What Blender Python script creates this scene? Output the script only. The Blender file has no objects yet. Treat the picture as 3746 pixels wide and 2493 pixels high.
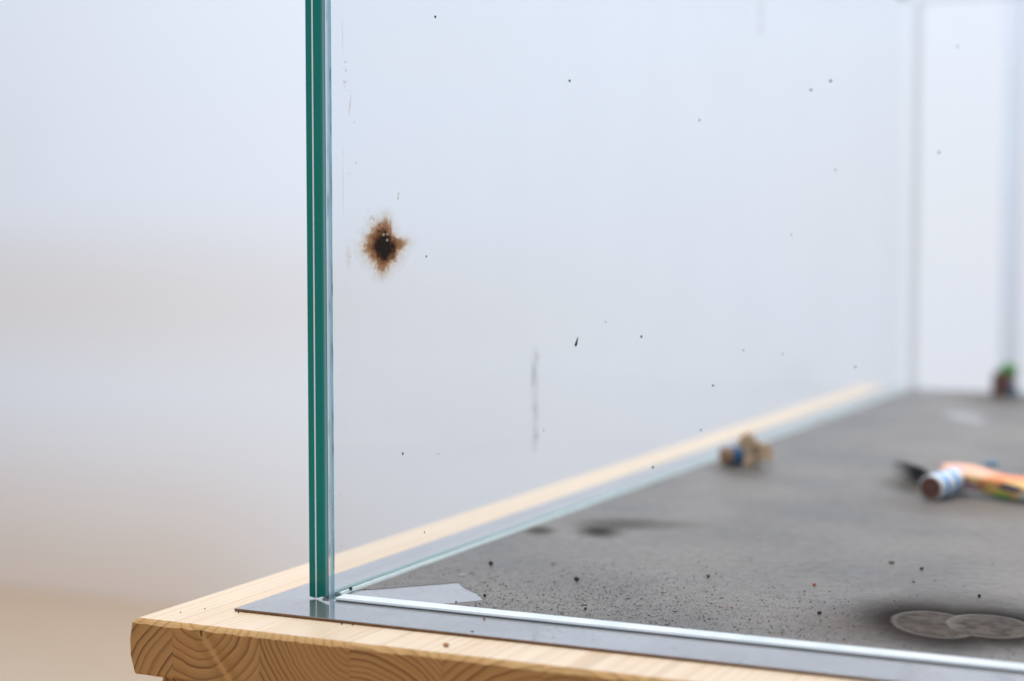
import bpy, bmesh, math, random
from mathutils import Vector, Matrix, noise as mnoise
random.seed(7)
sc = bpy.context.scene
COL = sc.collection
V = Vector

# ------------------------------------------------------------------ camera
CAM = V((0.4482, -0.7185, 0.1794))
YAW, PITCH = 0.4427, 0.0638
fw = V((-math.sin(YAW)*math.cos(PITCH), math.cos(YAW)*math.cos(PITCH), -math.sin(PITCH)))
rt = fw.cross(V((0, 0, 1))).normalized()
up = rt.cross(fw)
cd = bpy.data.cameras.new("camera")
cam = bpy.data.objects.new("camera", cd)
COL.objects.link(cam)
M = Matrix((rt, up, -fw)).transposed().to_4x4()
M.translation = CAM
cam.matrix_world = M
cd.sensor_width = 36.0
cd.lens = 62.30
cd.clip_start, cd.clip_end = 0.02, 60
cd.dof.use_dof = True
cd.dof.focus_distance = 0.832
cd.dof.aperture_fstop = 4.6
sc.camera = cam

# ------------------------------------------------------------------ world, lamps, exposure
w = bpy.data.worlds.new("World")
sc.world = w
w.use_nodes = True
bg = w.node_tree.nodes["Background"]
bg.inputs[0].default_value = (0.86, 0.91, 1.0, 1)
bg.inputs[1].default_value = 0.66


def area(name, loc, target, sx, sy, power, col):
    ld = bpy.data.lights.new(name, 'AREA')
    ld.shape = 'RECTANGLE'
    ld.size, ld.size_y = sx, sy
    ld.energy = power
    ld.color = col
    o = bpy.data.objects.new(name, ld)
    COL.objects.link(o)
    o.location = loc
    d = V(target) - V(loc)
    o.rotation_euler = d.to_track_quat('-Z', 'Y').to_euler()
    return o


area("ceiling_light", (0.1, 0.75, 2.3), (0.1, 0.45, 0), 2.4, 2.0, 68, (1.0, 0.965, 0.92))
area("wall_fill_light", (-1.6, 1.0, 1.8), (-1.6, 3.2, -0.45), 4.5, 1.2, 43, (0.88, 0.94, 1.0))  # added lamp out of view, there only to brighten the far wall
sc.view_settings.view_transform = 'Standard'
sc.view_settings.look = 'None'
sc.view_settings.exposure = 0.0
sc.view_settings.gamma = 1.0
cy = sc.cycles
cy.max_bounces = 14
cy.transparent_max_bounces = 32
cy.caustics_reflective = False
cy.caustics_refractive = False
cy.sample_clamp_indirect = 4.0


# ------------------------------------------------------------------ helpers: nodes
class NT:
    def __init__(s, name):
        s.m = bpy.data.materials.new(name)
        s.m.use_nodes = True
        s.t = s.m.node_tree
        s.t.nodes.clear()
        s.out = s.t.nodes.new('ShaderNodeOutputMaterial')

    def n(s, kind, **kw):
        x = s.t.nodes.new('ShaderNode' + kind)
        for k, v in kw.items():
            setattr(x, k, v)
        return x

    def put(s, sock, v):
        if isinstance(v, bpy.types.NodeSocket):
            s.t.links.new(v, sock)
        elif isinstance(v, (tuple, list)) and sock.type == 'RGBA' and len(v) == 3:
            sock.default_value = (*v, 1)
        else:
            sock.default_value = v

    def math(s, op, a, b=0.0, c=None, clamp=False):
        x = s.n('Math', operation=op, use_clamp=clamp)
        s.put(x.inputs[0], a)
        s.put(x.inputs[1], b)
        if c is not None:
            s.put(x.inputs[2], c)
        return x.outputs[0]

    def vmath(s, op, a, b=(0, 0, 0)):
        x = s.n('VectorMath', operation=op)
        s.put(x.inputs[0], a)
        s.put(x.inputs[1], b)
        return x.outputs['Value'] if op in ('LENGTH', 'DOT_PRODUCT', 'DISTANCE') else x.outputs[0]

    def coord(s, which='Object'):
        return s.n('TexCoord').outputs[which]

    def xyz(s, v):
        x = s.n('SeparateXYZ')
        s.put(x.inputs[0], v)
        return x.outputs

    def comb(s, a, b, c):
        x = s.n('CombineXYZ')
        for i, q in enumerate((a, b, c)):
            s.put(x.inputs[i], q)
        return x.outputs[0]

    def noise(s, vec, scale, detail=3.0, rough=0.55, out='Fac'):
        x = s.n('TexNoise')
        s.put(x.inputs['Vector'], vec)
        x.inputs['Scale'].default_value = scale
        x.inputs['Detail'].default_value = detail
        x.inputs['Roughness'].default_value = rough
        return x.outputs[out]

    def maprange(s, v, a, b, c=0.0, d=1.0, smooth=True):
        x = s.n('MapRange')
        if smooth:
            x.interpolation_type = 'SMOOTHSTEP'
        for k, q in zip((0, 1, 2, 3, 4), (v, a, b, c, d)):
            s.put(x.inputs[k], q)
        return x.outputs[0]

    def ramp(s, fac, stops, interp='LINEAR'):
        x = s.n('ValToRGB')
        cr = x.color_ramp
        cr.interpolation = interp
        while len(cr.elements) > 1:
            cr.elements.remove(cr.elements[-1])
        for i, (p, c) in enumerate(stops):
            e = cr.elements[0] if i == 0 else cr.elements.new(p)
            e.position = p
            e.color = (*c, 1) if len(c) == 3 else c
        s.put(x.inputs[0], fac)
        return x.outputs[0]

    def mix(s, f, a, b, blend='MIX'):
        x = s.n('Mix', data_type='RGBA', blend_type=blend)
        s.put(x.inputs[0], f)
        s.put(x.inputs[6], a)
        s.put(x.inputs[7], b)
        return x.outputs[2]

    def bsdf(s, base, rough=0.5, metal=0.0, bump=None, bstr=0.2, bdist=0.0004, coat=0.0, spec=0.5):
        p = s.n('BsdfPrincipled')
        s.put(p.inputs['Base Color'], base)
        s.put(p.inputs['Roughness'], rough)
        s.put(p.inputs['Metallic'], metal)
        p.inputs['Specular IOR Level'].default_value = spec
        p.inputs['Coat Weight'].default_value = coat
        if bump is not None:
            b = s.n('Bump')
            b.inputs['Strength'].default_value = bstr
            b.inputs['Distance'].default_value = bdist
            s.put(b.inputs['Height'], bump)
            s.t.links.new(b.outputs[0], p.inputs['Normal'])
        return p.outputs[0]

    def end(s, sh):
        s.t.links.new(sh, s.out.inputs[0])
        return s.m

    def mixsh(s, f, a, b):
        x = s.n('MixShader')
        s.put(x.inputs[0], f)
        s.t.links.new(a, x.inputs[1])
        s.t.links.new(b, x.inputs[2])
        return x.outputs[0]

    def transp(s, col=(1, 1, 1)):
        x = s.n('BsdfTransparent')
        s.put(x.inputs[0], col)
        return x.outputs[0]


def plain(name, col, rough=0.6, var=0.25, scale=60.0, metal=0.0, **kw):
    t = NT(name)
    nz = t.noise(t.coord(), scale, 4)
    c = t.mix(t.maprange(nz, 0.3, 0.7, 0, var), col, tuple(0.45*q for q in col))
    return t.end(t.bsdf(c, rough, metal, bump=nz, bstr=0.15, **kw))


# ------------------------------------------------------------------ helpers: objects
def link(name, me, mats, parent=None, **props):
    o = bpy.data.objects.new(name, me)
    COL.objects.link(o)
    for m in (mats if isinstance(mats, (list, tuple)) else [mats]):
        me.materials.append(m)
    if parent:
        o.parent = parent
    for k, v in props.items():
        o[k] = v
    return o


def empty(name, loc=(0, 0, 0), **props):
    o = bpy.data.objects.new(name, None)
    COL.objects.link(o)
    o.location = loc
    o.empty_display_size = 0.02
    for k, v in props.items():
        o[k] = v
    return o


def mesh_of(bm, name, smooth=False):
    me = bpy.data.meshes.new(name)
    bmesh.ops.recalc_face_normals(bm, faces=bm.faces)
    bm.to_mesh(me)
    bm.free()
    if smooth:
        for p in me.polygons:
            p.use_smooth = True
    return me


def box(bm, a, b, mat=0):
    x0, y0, z0 = a
    x1, y1, z1 = b
    vs = [bm.verts.new(p) for p in ((x0, y0, z0), (x1, y0, z0), (x1, y1, z0), (x0, y1, z0),
                                    (x0, y0, z1), (x1, y0, z1), (x1, y1, z1), (x0, y1, z1))]
    fs = []
    for q in ((0, 3, 2, 1), (4, 5, 6, 7), (0, 1, 5, 4), (1, 2, 6, 5), (2, 3, 7, 6), (3, 0, 4, 7)):
        f = bm.faces.new([vs[i] for i in q])
        f.material_index = mat
        fs.append(f)
    return fs     # bottom, top, front(-Y), right(+X), back, left


def bevelled_box(name, a, b, mats, r=0.002, seg=2, parent=None, **props):
    bm = bmesh.new()
    box(bm, a, b)
    bmesh.ops.bevel(bm, geom=bm.edges[:], offset=r, segments=seg, affect='EDGES')
    return link(name, mesh_of(bm, name), mats, parent, **props)


ZP = 0.0015        # top of the steel plate (table top is z = 0)


# ------------------------------------------------------------------ materials
def wood(name, early, late, spacing, contrast, end=False, warp=0.0016, band=None):
    t = NT(name)
    co = t.coord()
    x, y, z = t.xyz(co)
    nv = t.comb(x, t.math('MULTIPLY', y, 0.04), z)
    rnd = t.n('ObjectInfo').outputs['Random']
    d1 = t.math('SUBTRACT', t.noise(nv, 45, 2), 0.5)
    d2 = t.math('SUBTRACT', t.noise(nv, 160, 2), 0.5)
    r = t.math('SQRT', t.math('ADD', t.math('MULTIPLY', x, x), t.math('MULTIPLY', z, z)))
    r = t.math('ADD', r, t.math('ADD', t.math('MULTIPLY', d1, warp*2.2), t.math('MULTIPLY', d2, warp*0.5)))
    # uneven years: distance runs through a slow wobble
    rv = t.comb(r, rnd, 0.0)
    wob = t.math('SUBTRACT', t.noise(rv, 130, 1), 0.5)
    tt = t.math('ADD', t.math('DIVIDE', r, spacing), t.math('MULTIPLY', wob, 1.3))
    f = t.math('FRACT', tt)
    k = tuple((q, q, q) for q in (0.0, 0.12, 0.35, 1.0, 0.9, 0.0))
    lw = t.ramp(f, [(0, k[0]), (0.42, k[1]), (0.66, k[2]), (0.84, k[3]), (0.95, k[4]), (1.0, k[5])])
    yearv = t.noise(t.comb(t.math('FLOOR', tt), rnd, 3.0), 1.7, 0)
    lw = t.math('MULTIPLY', lw, t.maprange(yearv, 0.3, 0.7, 0.5, 1.0))
    fib = t.noise(t.comb(x, t.math('MULTIPLY', y, 0.02 if not end else 0.6), z), 1500 if not end else 2200, 3)
    blotch = t.noise(nv, 22, 3)
    c = t.mix(t.math('MULTIPLY', lw, contrast), early, late)
    c = t.mix(t.maprange(fib, 0.35, 0.75, 0.0, 0.22), c, tuple(0.55*q for q in early))
    c = t.mix(t.maprange(blotch, 0.45, 0.72, 0.0, 0.28), c, tuple(q*g for q, g in zip(early, (0.86, 0.66, 0.48))))
    c = t.mix(t.math('MULTIPLY', rnd, 0.16), c, tuple(0.7*q for q in early))
    if band:                              # a pale scar running across the rings
        (ax, az), (bx, bz) = band
        L = math.hypot(bx-ax, bz-az)
        dd = t.math('ABSOLUTE', t.math('ADD', t.math('MULTIPLY', t.math('SUBTRACT', x, ax), (bz-az)/L), t.math('MULTIPLY', t.math('SUBTRACT', z, az), -(bx-ax)/L)))
        dd = t.math('ADD', dd, t.math('MULTIPLY', d2, 0.0012))
        c = t.mix(t.maprange(dd, 0.0004, 0.0019, 0.75, 0.0), c, tuple(1.12*q for q in early))
        c = t.mix(t.math('MULTIPLY', t.maprange(dd, 0.0012, 0.0030), t.maprange(dd, 0.0030, 0.0075, 0.5, 0.0)), c, (0.34, 0.16, 0.035))
        pit = t.vmath('LENGTH', t.comb(t.math('MULTIPLY', t.math('SUBTRACT', x, ax-0.0004), 1100), 0.0, t.math('MULTIPLY', t.math('ADD', t.math('SUBTRACT', z, az+0.0004), t.math('MULTIPLY', t.math('SUBTRACT', x, ax), 0.9)), 520)))
        c = t.mix(t.maprange(pit, 0.5, 1.2, 0.85, 0.0), c, (0.06, 0.022, 0.007))
    if end:
        h = t.math('ADD', t.math('MULTIPLY', lw, 0.9), t.math('MULTIPLY', fib, 0.35))
        return t.end(t.bsdf(c, 0.75, bump=h, bstr=0.45, bdist=0.0006, spec=0.25))
    h = t.math('ADD', t.math('MULTIPLY', lw, 0.3), t.math('MULTIPLY', fib, 0.7))
    return t.end(t.bsdf(c, 0.38, bump=h, bstr=0.12, bdist=0.0003, spec=0.55))


W_TOP = wood("pine_face", (0.79, 0.635, 0.465), (0.54, 0.355, 0.21), 0.0030, 0.58)
EARLY, LATE = (0.535, 0.272, 0.095), (0.145, 0.050, 0.013)
W_END = wood("pine_end_grain", EARLY, LATE, 0.0042, 0.95, end=True)
W_END_FINE = wood("pine_end_grain_narrow_rings", EARLY, LATE, 0.0027, 0.95, end=True)
W_END_BAND = wood("pine_end_grain_with_pale_ray", EARLY, LATE, 0.0044, 0.95, end=True, band=((0.0027, -0.0100), (0.0198, -0.0322)))


W_ARRIS = wood("pine_worn_arris_lit", (0.72, 0.44, 0.19), (0.40, 0.20, 0.07), 0.0042, 0.8, end=True)  # obliquely cut grain, with the top light it catches painted in


def glass(name, tint, haze=0.0):
    """clear pane: straight-through transmission with Schlick reflection on both faces"""
    t = NT(name)
    lw = t.n('LayerWeight')
    lw.inputs[0].default_value = 0.5
    f = t.math('POWER', lw.outputs['Facing'], 5.0)
    f = t.math('MULTIPLY_ADD', f, 0.22, 0.012)      # anti-reflection coated display glass
    gl = t.n('BsdfGlossy')
    gl.inputs['Roughness'].default_value = 0.02
    sh = t.mixsh(f, t.transp(tint), gl.outputs[0])
    if haze:
        nz = t.noise(t.coord(), 7, 4)
        df = t.bsdf((0.70, 0.71, 0.74), 0.9)
        sh = t.mixsh(t.maprange(nz, 0.35, 0.75, 0.2*haze, haze), sh, df)
    return t.end(sh)


G_CLEAR = glass("clear_glass", (0.992, 0.995, 0.997))
G_SMOKED = glass("smoke_dulled_glass", (0.965, 0.968, 0.975), 0.035)


def index_matched():
    t = NT("glass_inner_face")          # faces that touch the interlayer or the glue: nothing reflects there
    return t.end(t.transp((0.995, 0.997, 0.998)))


G_INNER = index_matched()


def glue_mat():
    t = NT("clear_grey_glue")
    return t.end(t.mixsh(0.22, t.transp(), t.bsdf((0.40, 0.44, 0.47), 0.5)))


GLUE = glue_mat()


def green_edge():
    t = NT("green_glass_edge")
    x, y, z = t.xyz(t.coord())
    nz = t.noise(t.comb(t.math('MULTIPLY', x, 6), y, z), 60, 3)
    c = t.mix(nz, (0.002, 0.235, 0.185), (0.002, 0.185, 0.150))
    # light fades with depth inside the pane, so the cut edge is deep green; it is polished
    return t.end(t.bsdf(c, 0.12, spec=0.25))


G_EDGE = green_edge()


def joint_mat():
    t = NT("clear_joint_silicone")
    x, y, z = t.xyz(t.coord())
    nz = t.noise(t.comb(t.math('MULTIPLY', x, 14), y, t.math('MULTIPLY', z, 0.5)), 90, 4)
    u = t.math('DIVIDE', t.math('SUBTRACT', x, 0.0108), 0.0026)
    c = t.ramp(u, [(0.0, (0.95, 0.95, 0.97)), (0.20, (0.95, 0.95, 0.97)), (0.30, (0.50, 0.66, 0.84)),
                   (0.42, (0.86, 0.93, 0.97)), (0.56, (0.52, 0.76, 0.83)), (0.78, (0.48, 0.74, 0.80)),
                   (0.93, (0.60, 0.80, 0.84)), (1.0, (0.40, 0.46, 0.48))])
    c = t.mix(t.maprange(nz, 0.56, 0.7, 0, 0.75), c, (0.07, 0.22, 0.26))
    return t.end(t.mixsh(0.35, t.transp(c), t.bsdf(c, 0.3)))


JOINT = joint_mat()


def arris_mat():
    t = NT("pale_green_joint")
    x, y, z = t.xyz(t.coord())
    u = t.math('DIVIDE', t.math('SUBTRACT', x, 0.0077), 0.0031)
    c = t.ramp(u, [(0.0, (0.002, 0.215, 0.17)), (0.30, (0.02, 0.22, 0.19)), (0.66, (0.22, 0.46, 0.47)),
                   (0.84, (0.16, 0.38, 0.40)), (0.93, (0.03, 0.14, 0.14)), (1.0, (0.03, 0.12, 0.12))])
    return t.end(t.bsdf(c, 0.15, spec=0.3))


ARRIS = arris_mat()
PVB = plain("white_interlayer", (0.92, 0.94, 0.92), 0.4, 0.15, 300)


def bead_mat():
    t = NT("white_sealant")
    x, y, z = t.xyz(t.coord())
    nz = t.noise(t.comb(t.math('MULTIPLY', x, 0.25), t.math('MULTIPLY', y, 0.25), t.math('MULTIPLY', z, 9)), 120, 3)
    c = t.mix(t.maprange(nz, 0.3, 0.7), (0.86, 0.89, 0.92), (0.66, 0.74, 0.78))
    return t.end(t.bsdf(c, 0.3))


BEAD = bead_mat()


TEAL_BEAD = plain("clear_green_sealant", (0.62, 0.72, 0.72), 0.3, 0.25, 160)
TEAL_EDGE = plain("green_pane_bottom", (0.16, 0.30, 0.30), 0.3, 0.4, 60)


def steel_mat():
    t = NT("brushed_steel_sheet")
    co = t.coord()
    x, y, z = t.xyz(co)
    sm = t.noise(co, 14, 4)
    dirt = t.noise(co, 260, 4)
    c = t.mix(t.maprange(sm, 0.35, 0.7), (0.48, 0.475, 0.485), (0.41, 0.405, 0.41))
    c = t.mix(t.maprange(dirt, 0.55, 0.76, 0, 0.40), c, (0.17, 0.15, 0.13))
    sp = t.noise(t.comb(t.math('MULTIPLY', x, 0.4), y, z), 900, 2)
    c = t.mix(t.maprange(sp, 0.62, 0.72, 0, 0.6), c, (0.20, 0.18, 0.16))
    ro = t.maprange(sm, 0.3, 0.7, 0.05, 0.13)
    return t.end(t.bsdf(c, ro, 0.75, bump=dirt, bstr=0.02, bdist=0.0002))


STEEL = steel_mat()
STEEL_EDGE = plain("brown_sheet_edge", (0.24, 0.115, 0.045), 0.55, 0.6, 400, 0.3)  # mottled brown on the cut edges of the sheet


def film_mat():
    t = NT("soot_dust_film")
    co = t.coord()
    x, y, z = t.xyz(co)
    sx, sy = math.cos(YAW), math.sin(YAW)

    def ell(cx, cy, rx, ry):
        dx = t.math('SUBTRACT', x, cx)
        dy = t.math('SUBTRACT', y, cy)
        a = t.math('ADD', t.math('MULTIPLY', dx, sx), t.math('MULTIPLY', dy, sy))
        b = t.math('SUBTRACT', t.math('MULTIPLY', dy, sx), t.math('MULTIPLY', dx, sy))
        a = t.math('DIVIDE', a, rx)
        b = t.math('DIVIDE', b, ry)
        return t.math('SQRT', t.math('ADD', t.math('MULTIPLY', a, a), t.math('MULTIPLY', b, b)))
    fine = t.noise(co, 1500, 4, 0.65)
    mid = t.noise(co, 160, 4)
    big = t.noise(co, 9, 4)
    c = t.mix(t.maprange(big, 0.35, 0.65), (0.215, 0.197, 0.183), (0.155, 0.146, 0.143))
    near = t.maprange(t.vmath('DISTANCE', co, (0.14, 0.03, 0)), 0.08, 0.30, 1.0, 0.15)
    gr = t.math('MULTIPLY', t.maprange(fine, 0.50, 0.63, 0, 0.9), near)
    c = t.mix(gr, c, (0.05, 0.046, 0.042))
    c = t.mix(t.maprange(fine, 0.28, 0.42, 0.28, 0.0), c, (0.33, 0.32, 0.31))
    c = t.mix(t.maprange(mid, 0.60, 0.76, 0, 0.35), c, (0.10, 0.095, 0.09))

    wv = t.math('MULTIPLY', t.math('SUBTRACT', t.noise(co, 90, 3), 0.5), 0.22)
    # two overlapping rings burnt on to the sheet
    d1 = t.math('ADD', ell(0.2830, 0.0715, 0.0178, 0.0270), t.math('MULTIPLY', wv, 0.5))
    d2 = t.math('ADD', ell(0.3060, 0.0785, 0.0185, 0.0235), t.math('MULTIPLY', wv, 0.5))
    dm = t.math('MINIMUM', d1, d2)
    tail = t.math('ADD', ell(0.2700, 0.0640, 0.060, 0.060), wv)
    c = t.mix(t.maprange(tail, 0.25, 1.15, 0.60, 0.0), c, (0.085, 0.064, 0.058))
    stain = t.maprange(tail, 0.25, 1.15, 0.55, 0.0)
    dark = t.math('MULTIPLY', t.maprange(dm, 0.86, 1.10), t.maprange(dm, 1.06, 2.7, 1.0, 0.0))
    c = t.mix(t.math('MULTIPLY', dark, 0.92), c, (0.012, 0.010, 0.009))
    stain = t.math('MAXIMUM', stain, dark)
    ins = t.maprange(t.math('ADD', dm, t.math('MULTIPLY', t.math('SUBTRACT', mid, 0.5), 0.18)), 0.86, 1.10, 1.0, 0.0)
    stain = t.math('MAXIMUM', stain, ins)
    c = t.mix(t.math('MULTIPLY', ins, 0.85), c, t.mix(t.maprange(mid, 0.35, 0.65), (0.112, 0.097, 0.087), (0.055, 0.046, 0.040)))
    rim2 = t.math('MULTIPLY', t.maprange(d2, 0.98, 1.02, 1.0, 0.0), t.maprange(d2, 0.55, 1.0, 0.0, 1.0))
    c = t.mix(t.math('MULTIPLY', rim2, t.maprange(t.math('SUBTRACT', x, 0.295), -0.006, 0.006, 0.55, 0.0)), c, (0.21, 0.195, 0.175))
    # soft smudges of soot further in, and darker patches about the firecrackers
    for (cx, cy, rx, ry, s, col) in ((0.0535, 0.2330, 0.0150, 0.028, 0.95, (0.03, 0.028, 0.025)),
                                     (0.0560, 0.2620, 0.034, 0.028, 0.75, (0.06, 0.055, 0.055)),
                                     (0.0800, 0.2700, 0.034, 0.022, 0.45, (0.09, 0.08, 0.07)),
                                     (0.0215, 0.2190, 0.0110, 0.018, 0.90, (0.05, 0.045, 0.035)),
                                     (0.1830, 0.4900, 0.026, 0.060, 0.85, (0.06, 0.053, 0.042)),
                                     (0.2280, 0.4200, 0.075, 0.060, 0.42, (0.12, 0.09, 0.065)),
                                     (0.1240, 1.1450, 0.060, 0.100, 0.55, (0.08, 0.066, 0.055)),
                                     (0.0480, 0.5150, 0.024, 0.050, 0.60, (0.06, 0.05, 0.042)),
                                     (0.2850, 0.1200, 0.0500, 0.0330, 0.45, (0.06, 0.052, 0.047)),
                                     (0.2600, 0.0400, 0.0500, 0.0250, 0.25, (0.09, 0.075, 0.068)),
                                     (0.1500, 0.3700, 0.100, 0.080, 0.12, (0.15, 0.15, 0.16))):
        d = t.math('ADD', ell(cx, cy, rx, ry), t.math('MULTIPLY', wv, 1.6))
        m = t.maprange(d, 0.15, 1.25, s, 0.0)
        c = t.mix(m, c, col)
        stain = t.math('MAXIMUM', stain, m)
    pale = t.math('ADD', ell(0.1235, 0.957, 0.0185, 0.050), wv)  # reflection highlight painted as a lighter oval in the film
    c = t.mix(t.maprange(pale, 0.6, 1.1, 0.6, 0.0), c, (0.42, 0.41, 0.44))
    ro = t.math('MULTIPLY_ADD', stain, 0.3, t.maprange(mid, 0.3, 0.7, 0.36, 0.48))
    sh = t.bsdf(c, ro, t.math('MULTIPLY_ADD', stain, -0.20, 0.20), bump=fine, bstr=0.8, bdist=0.0006)
    pb = sh.node                          # thick soot is dull, the thin film still shines a little
    t.put(pb.inputs['Specular IOR Level'], t.math('MULTIPLY_ADD', stain, -0.30, 0.30))
    return t.end(sh)


FILM = film_mat()
SOOT = plain("black_char", (0.012, 0.011, 0.011), 0.8, 0.5, 900)
BROWN_CHIP = plain("brown_paper_chip", (0.10, 0.045, 0.022), 0.8, 0.5, 900)
RED_CHIP = plain("red_paper_chip", (0.42, 0.07, 0.02), 0.8, 0.4, 900)
CREAM_CHIP = plain("cream_paper_chip", (0.78, 0.70, 0.55), 0.8, 0.2, 900)
RESIN = plain("amber_wood_chip", (0.45, 0.19, 0.05), 0.5, 0.6, 700)
CARD = plain("tan_cardboard", (0.76, 0.54, 0.34), 0.85, 0.40, 130)
CARD_DARK = plain("scorched_cardboard", (0.30, 0.18, 0.10), 0.9, 0.6, 130)
CLAY = plain("dark_red_clay", (0.150, 0.055, 0.033), 0.9, 0.4, 300)
CLAY_TAN = plain("ochre_clay", (0.30, 0.135, 0.03), 0.9, 0.5, 300)
BLUE = plain("deep_blue_paper", (0.006, 0.075, 0.19), 0.6, 0.4, 150)
TEAL = plain("teal_paper", (0.05, 0.17, 0.26), 0.6, 0.3, 150)
GREEN = plain("green_paper", (0.13, 0.42, 0.10), 0.6, 0.5, 90)
PINK = plain("pink_paper", (0.48, 0.30, 0.31), 0.7, 0.3, 120)
PALEBLUE = plain("pale_blue_paper", (0.33, 0.52, 0.70), 0.7, 0.3, 200)
STUB = plain("reddish_cardboard", (0.13, 0.052, 0.042), 0.9, 0.5, 120)


def stripes_mat():
    t = NT("blue_striped_wrapper")
    x, y, z = t.xyz(t.coord())     # z runs along the tube
    wv = t.math('MULTIPLY', t.noise(t.coord(), 120, 2), 0.0012)
    f = t.math('FRACT', t.math('DIVIDE', t.math('ADD', z, wv), 0.0135))
    c = t.ramp(f, [(0.0, (0.86, 0.88, 0.93)), (0.50, (0.86, 0.88, 0.93)), (0.56, (0.006, 0.32, 0.78)),
                   (0.94, (0.006, 0.32, 0.78)), (0.97, (0.86, 0.88, 0.93))])
    return t.end(t.bsdf(c, 0.45))


STRIPES = stripes_mat()


def print_mat():
    t = NT("colour_printed_wrapper")
    co = t.coord()
    x, y, z = t.xyz(co)
    nz = t.noise(co, 130, 2)
    u = t.math('ADD', t.vmath('DOT_PRODUCT', co, (0.90, -0.43, 0.0)), 0.006)      # along the wrapper
    u = t.math('ADD', u, t.math('MULTIPLY', t.math('SUBTRACT', nz, 0.5), 0.006))
    zz = t.math('ADD', t.math('MULTIPLY', t.math('SUBTRACT', z, 0.0005), 1.30), t.math('MULTIPLY', t.math('SUBTRACT', t.noise(co, 210, 2), 0.5), 0.004))
    c = t.mix(t.maprange(nz, 0.4, 0.6), (0.84, 0.60, 0.13), (0.80, 0.50, 0.16))
    c = t.mix(t.maprange(zz, 0.0160, 0.0190), c, t.mix(t.maprange(u, 0.018, 0.034), (0.84, 0.50, 0.34), (0.82, 0.27, 0.13)))
    c = t.mix(t.maprange(zz, 0.0205, 0.0230, 0, 0.8), c, (0.86, 0.44, 0.32))
    for (cu, cz, ru, rz, col) in ((0.006, 0.0130, 0.0060, 0.0050, (0.20, 0.06, 0.24)), (0.013, 0.0075, 0.007, 0.0046, (0.66, 0.36, 0.46)),
                                  (0.044, 0.0120, 0.011, 0.0034, (0.06, 0.04, 0.10)), (0.036, 0.0035, 0.010, 0.0034, (0.22, 0.50, 0.05)),
                                  (0.056, 0.0060, 0.008, 0.0040, (0.86, 0.84, 0.80)), (0.056, 0.0015, 0.010, 0.0028, (0.05, 0.40, 0.10)),
                                  (-0.003, 0.007, 0.006, 0.006, (0.62, 0.36, 0.08)), (0.030, 0.0158, 0.011, 0.0026, (0.66, 0.22, 0.04)),
                                  (0.022, 0.0115, 0.0035, 0.003, (0.75, 0.20, 0.10)), (0.070, 0.0120, 0.010, 0.0034, (0.20, 0.07, 0.26))):
        a = t.math('DIVIDE', t.math('SUBTRACT', u, cu), ru)
        b = t.math('DIVIDE', t.math('SUBTRACT', zz, cz), rz)
        d = t.math('SQRT', t.math('ADD', t.math('MULTIPLY', a, a), t.math('MULTIPLY', b, b)))
        c = t.mix(t.maprange(d, 0.75, 1.05, 1.0, 0.0), c, col)
    return t.end(t.bsdf(c, 0.5))


PRINT = print_mat()


def wall_mat():
    t = NT("white_painted_wall")
    co = t.coord()
    x, y, z = t.xyz(co)
    big = t.noise(t.comb(t.math('MULTIPLY', x, 0.35), y, z), 1.6, 2)
    c = t.mix(t.maprange(big, 0.35, 0.7), (0.745, 0.81, 0.91), (0.745, 0.80, 0.88))
    # a long, soft-edged patch of warmer grey in the wall colour
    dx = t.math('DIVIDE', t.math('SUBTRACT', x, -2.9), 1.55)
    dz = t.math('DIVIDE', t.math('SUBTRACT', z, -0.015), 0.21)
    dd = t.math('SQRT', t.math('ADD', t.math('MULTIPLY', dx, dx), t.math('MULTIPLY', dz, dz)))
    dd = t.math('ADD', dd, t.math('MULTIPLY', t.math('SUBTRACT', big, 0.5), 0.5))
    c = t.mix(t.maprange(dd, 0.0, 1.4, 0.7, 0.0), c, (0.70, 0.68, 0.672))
    # warm bounce from the floor, painted in along the foot of the wall
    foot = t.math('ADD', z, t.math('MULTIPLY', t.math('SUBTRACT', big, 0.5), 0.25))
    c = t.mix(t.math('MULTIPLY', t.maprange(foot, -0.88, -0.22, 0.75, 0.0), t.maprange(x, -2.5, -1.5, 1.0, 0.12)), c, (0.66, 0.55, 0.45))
    return t.end(t.bsdf(c, 0.8))


def floor_mat():
    t = NT("light_timber_floor")
    co = t.coord()
    x, y, z = t.xyz(co)
    nz = t.noise(t.comb(t.math('MULTIPLY', x, 0.15), y, z), 14, 4)
    c = t.mix(nz, (0.62, 0.45, 0.30), (0.54, 0.385, 0.25))
    return t.end(t.bsdf(c, 0.3, coat=0.6))


POST = plain("pale_blue_paint", (0.74, 0.82, 0.94), 0.6, 0.05, 8)

# ------------------------------------------------------------------ background: wall, floor, post
FZ = -0.85
bm = bmesh.new()
box(bm, (-6.5, 3.2, FZ), (4.0, 3.35, 2.6))
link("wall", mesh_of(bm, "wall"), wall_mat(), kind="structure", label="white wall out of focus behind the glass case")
bm = bmesh.new()
box(bm, (-6.5, -1.6, FZ-0.1), (4.0, 3.2, FZ))
link("floor", mesh_of(bm, "floor"), floor_mat(), kind="structure", label="pale wooden floor below the table")
bevelled_box("post", (0.0690, 1.440, FZ), (0.0885, 1.462, 1.6), POST, 0.001,
             label="pale blue upright post standing behind the back of the glass case", category="post")

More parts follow.
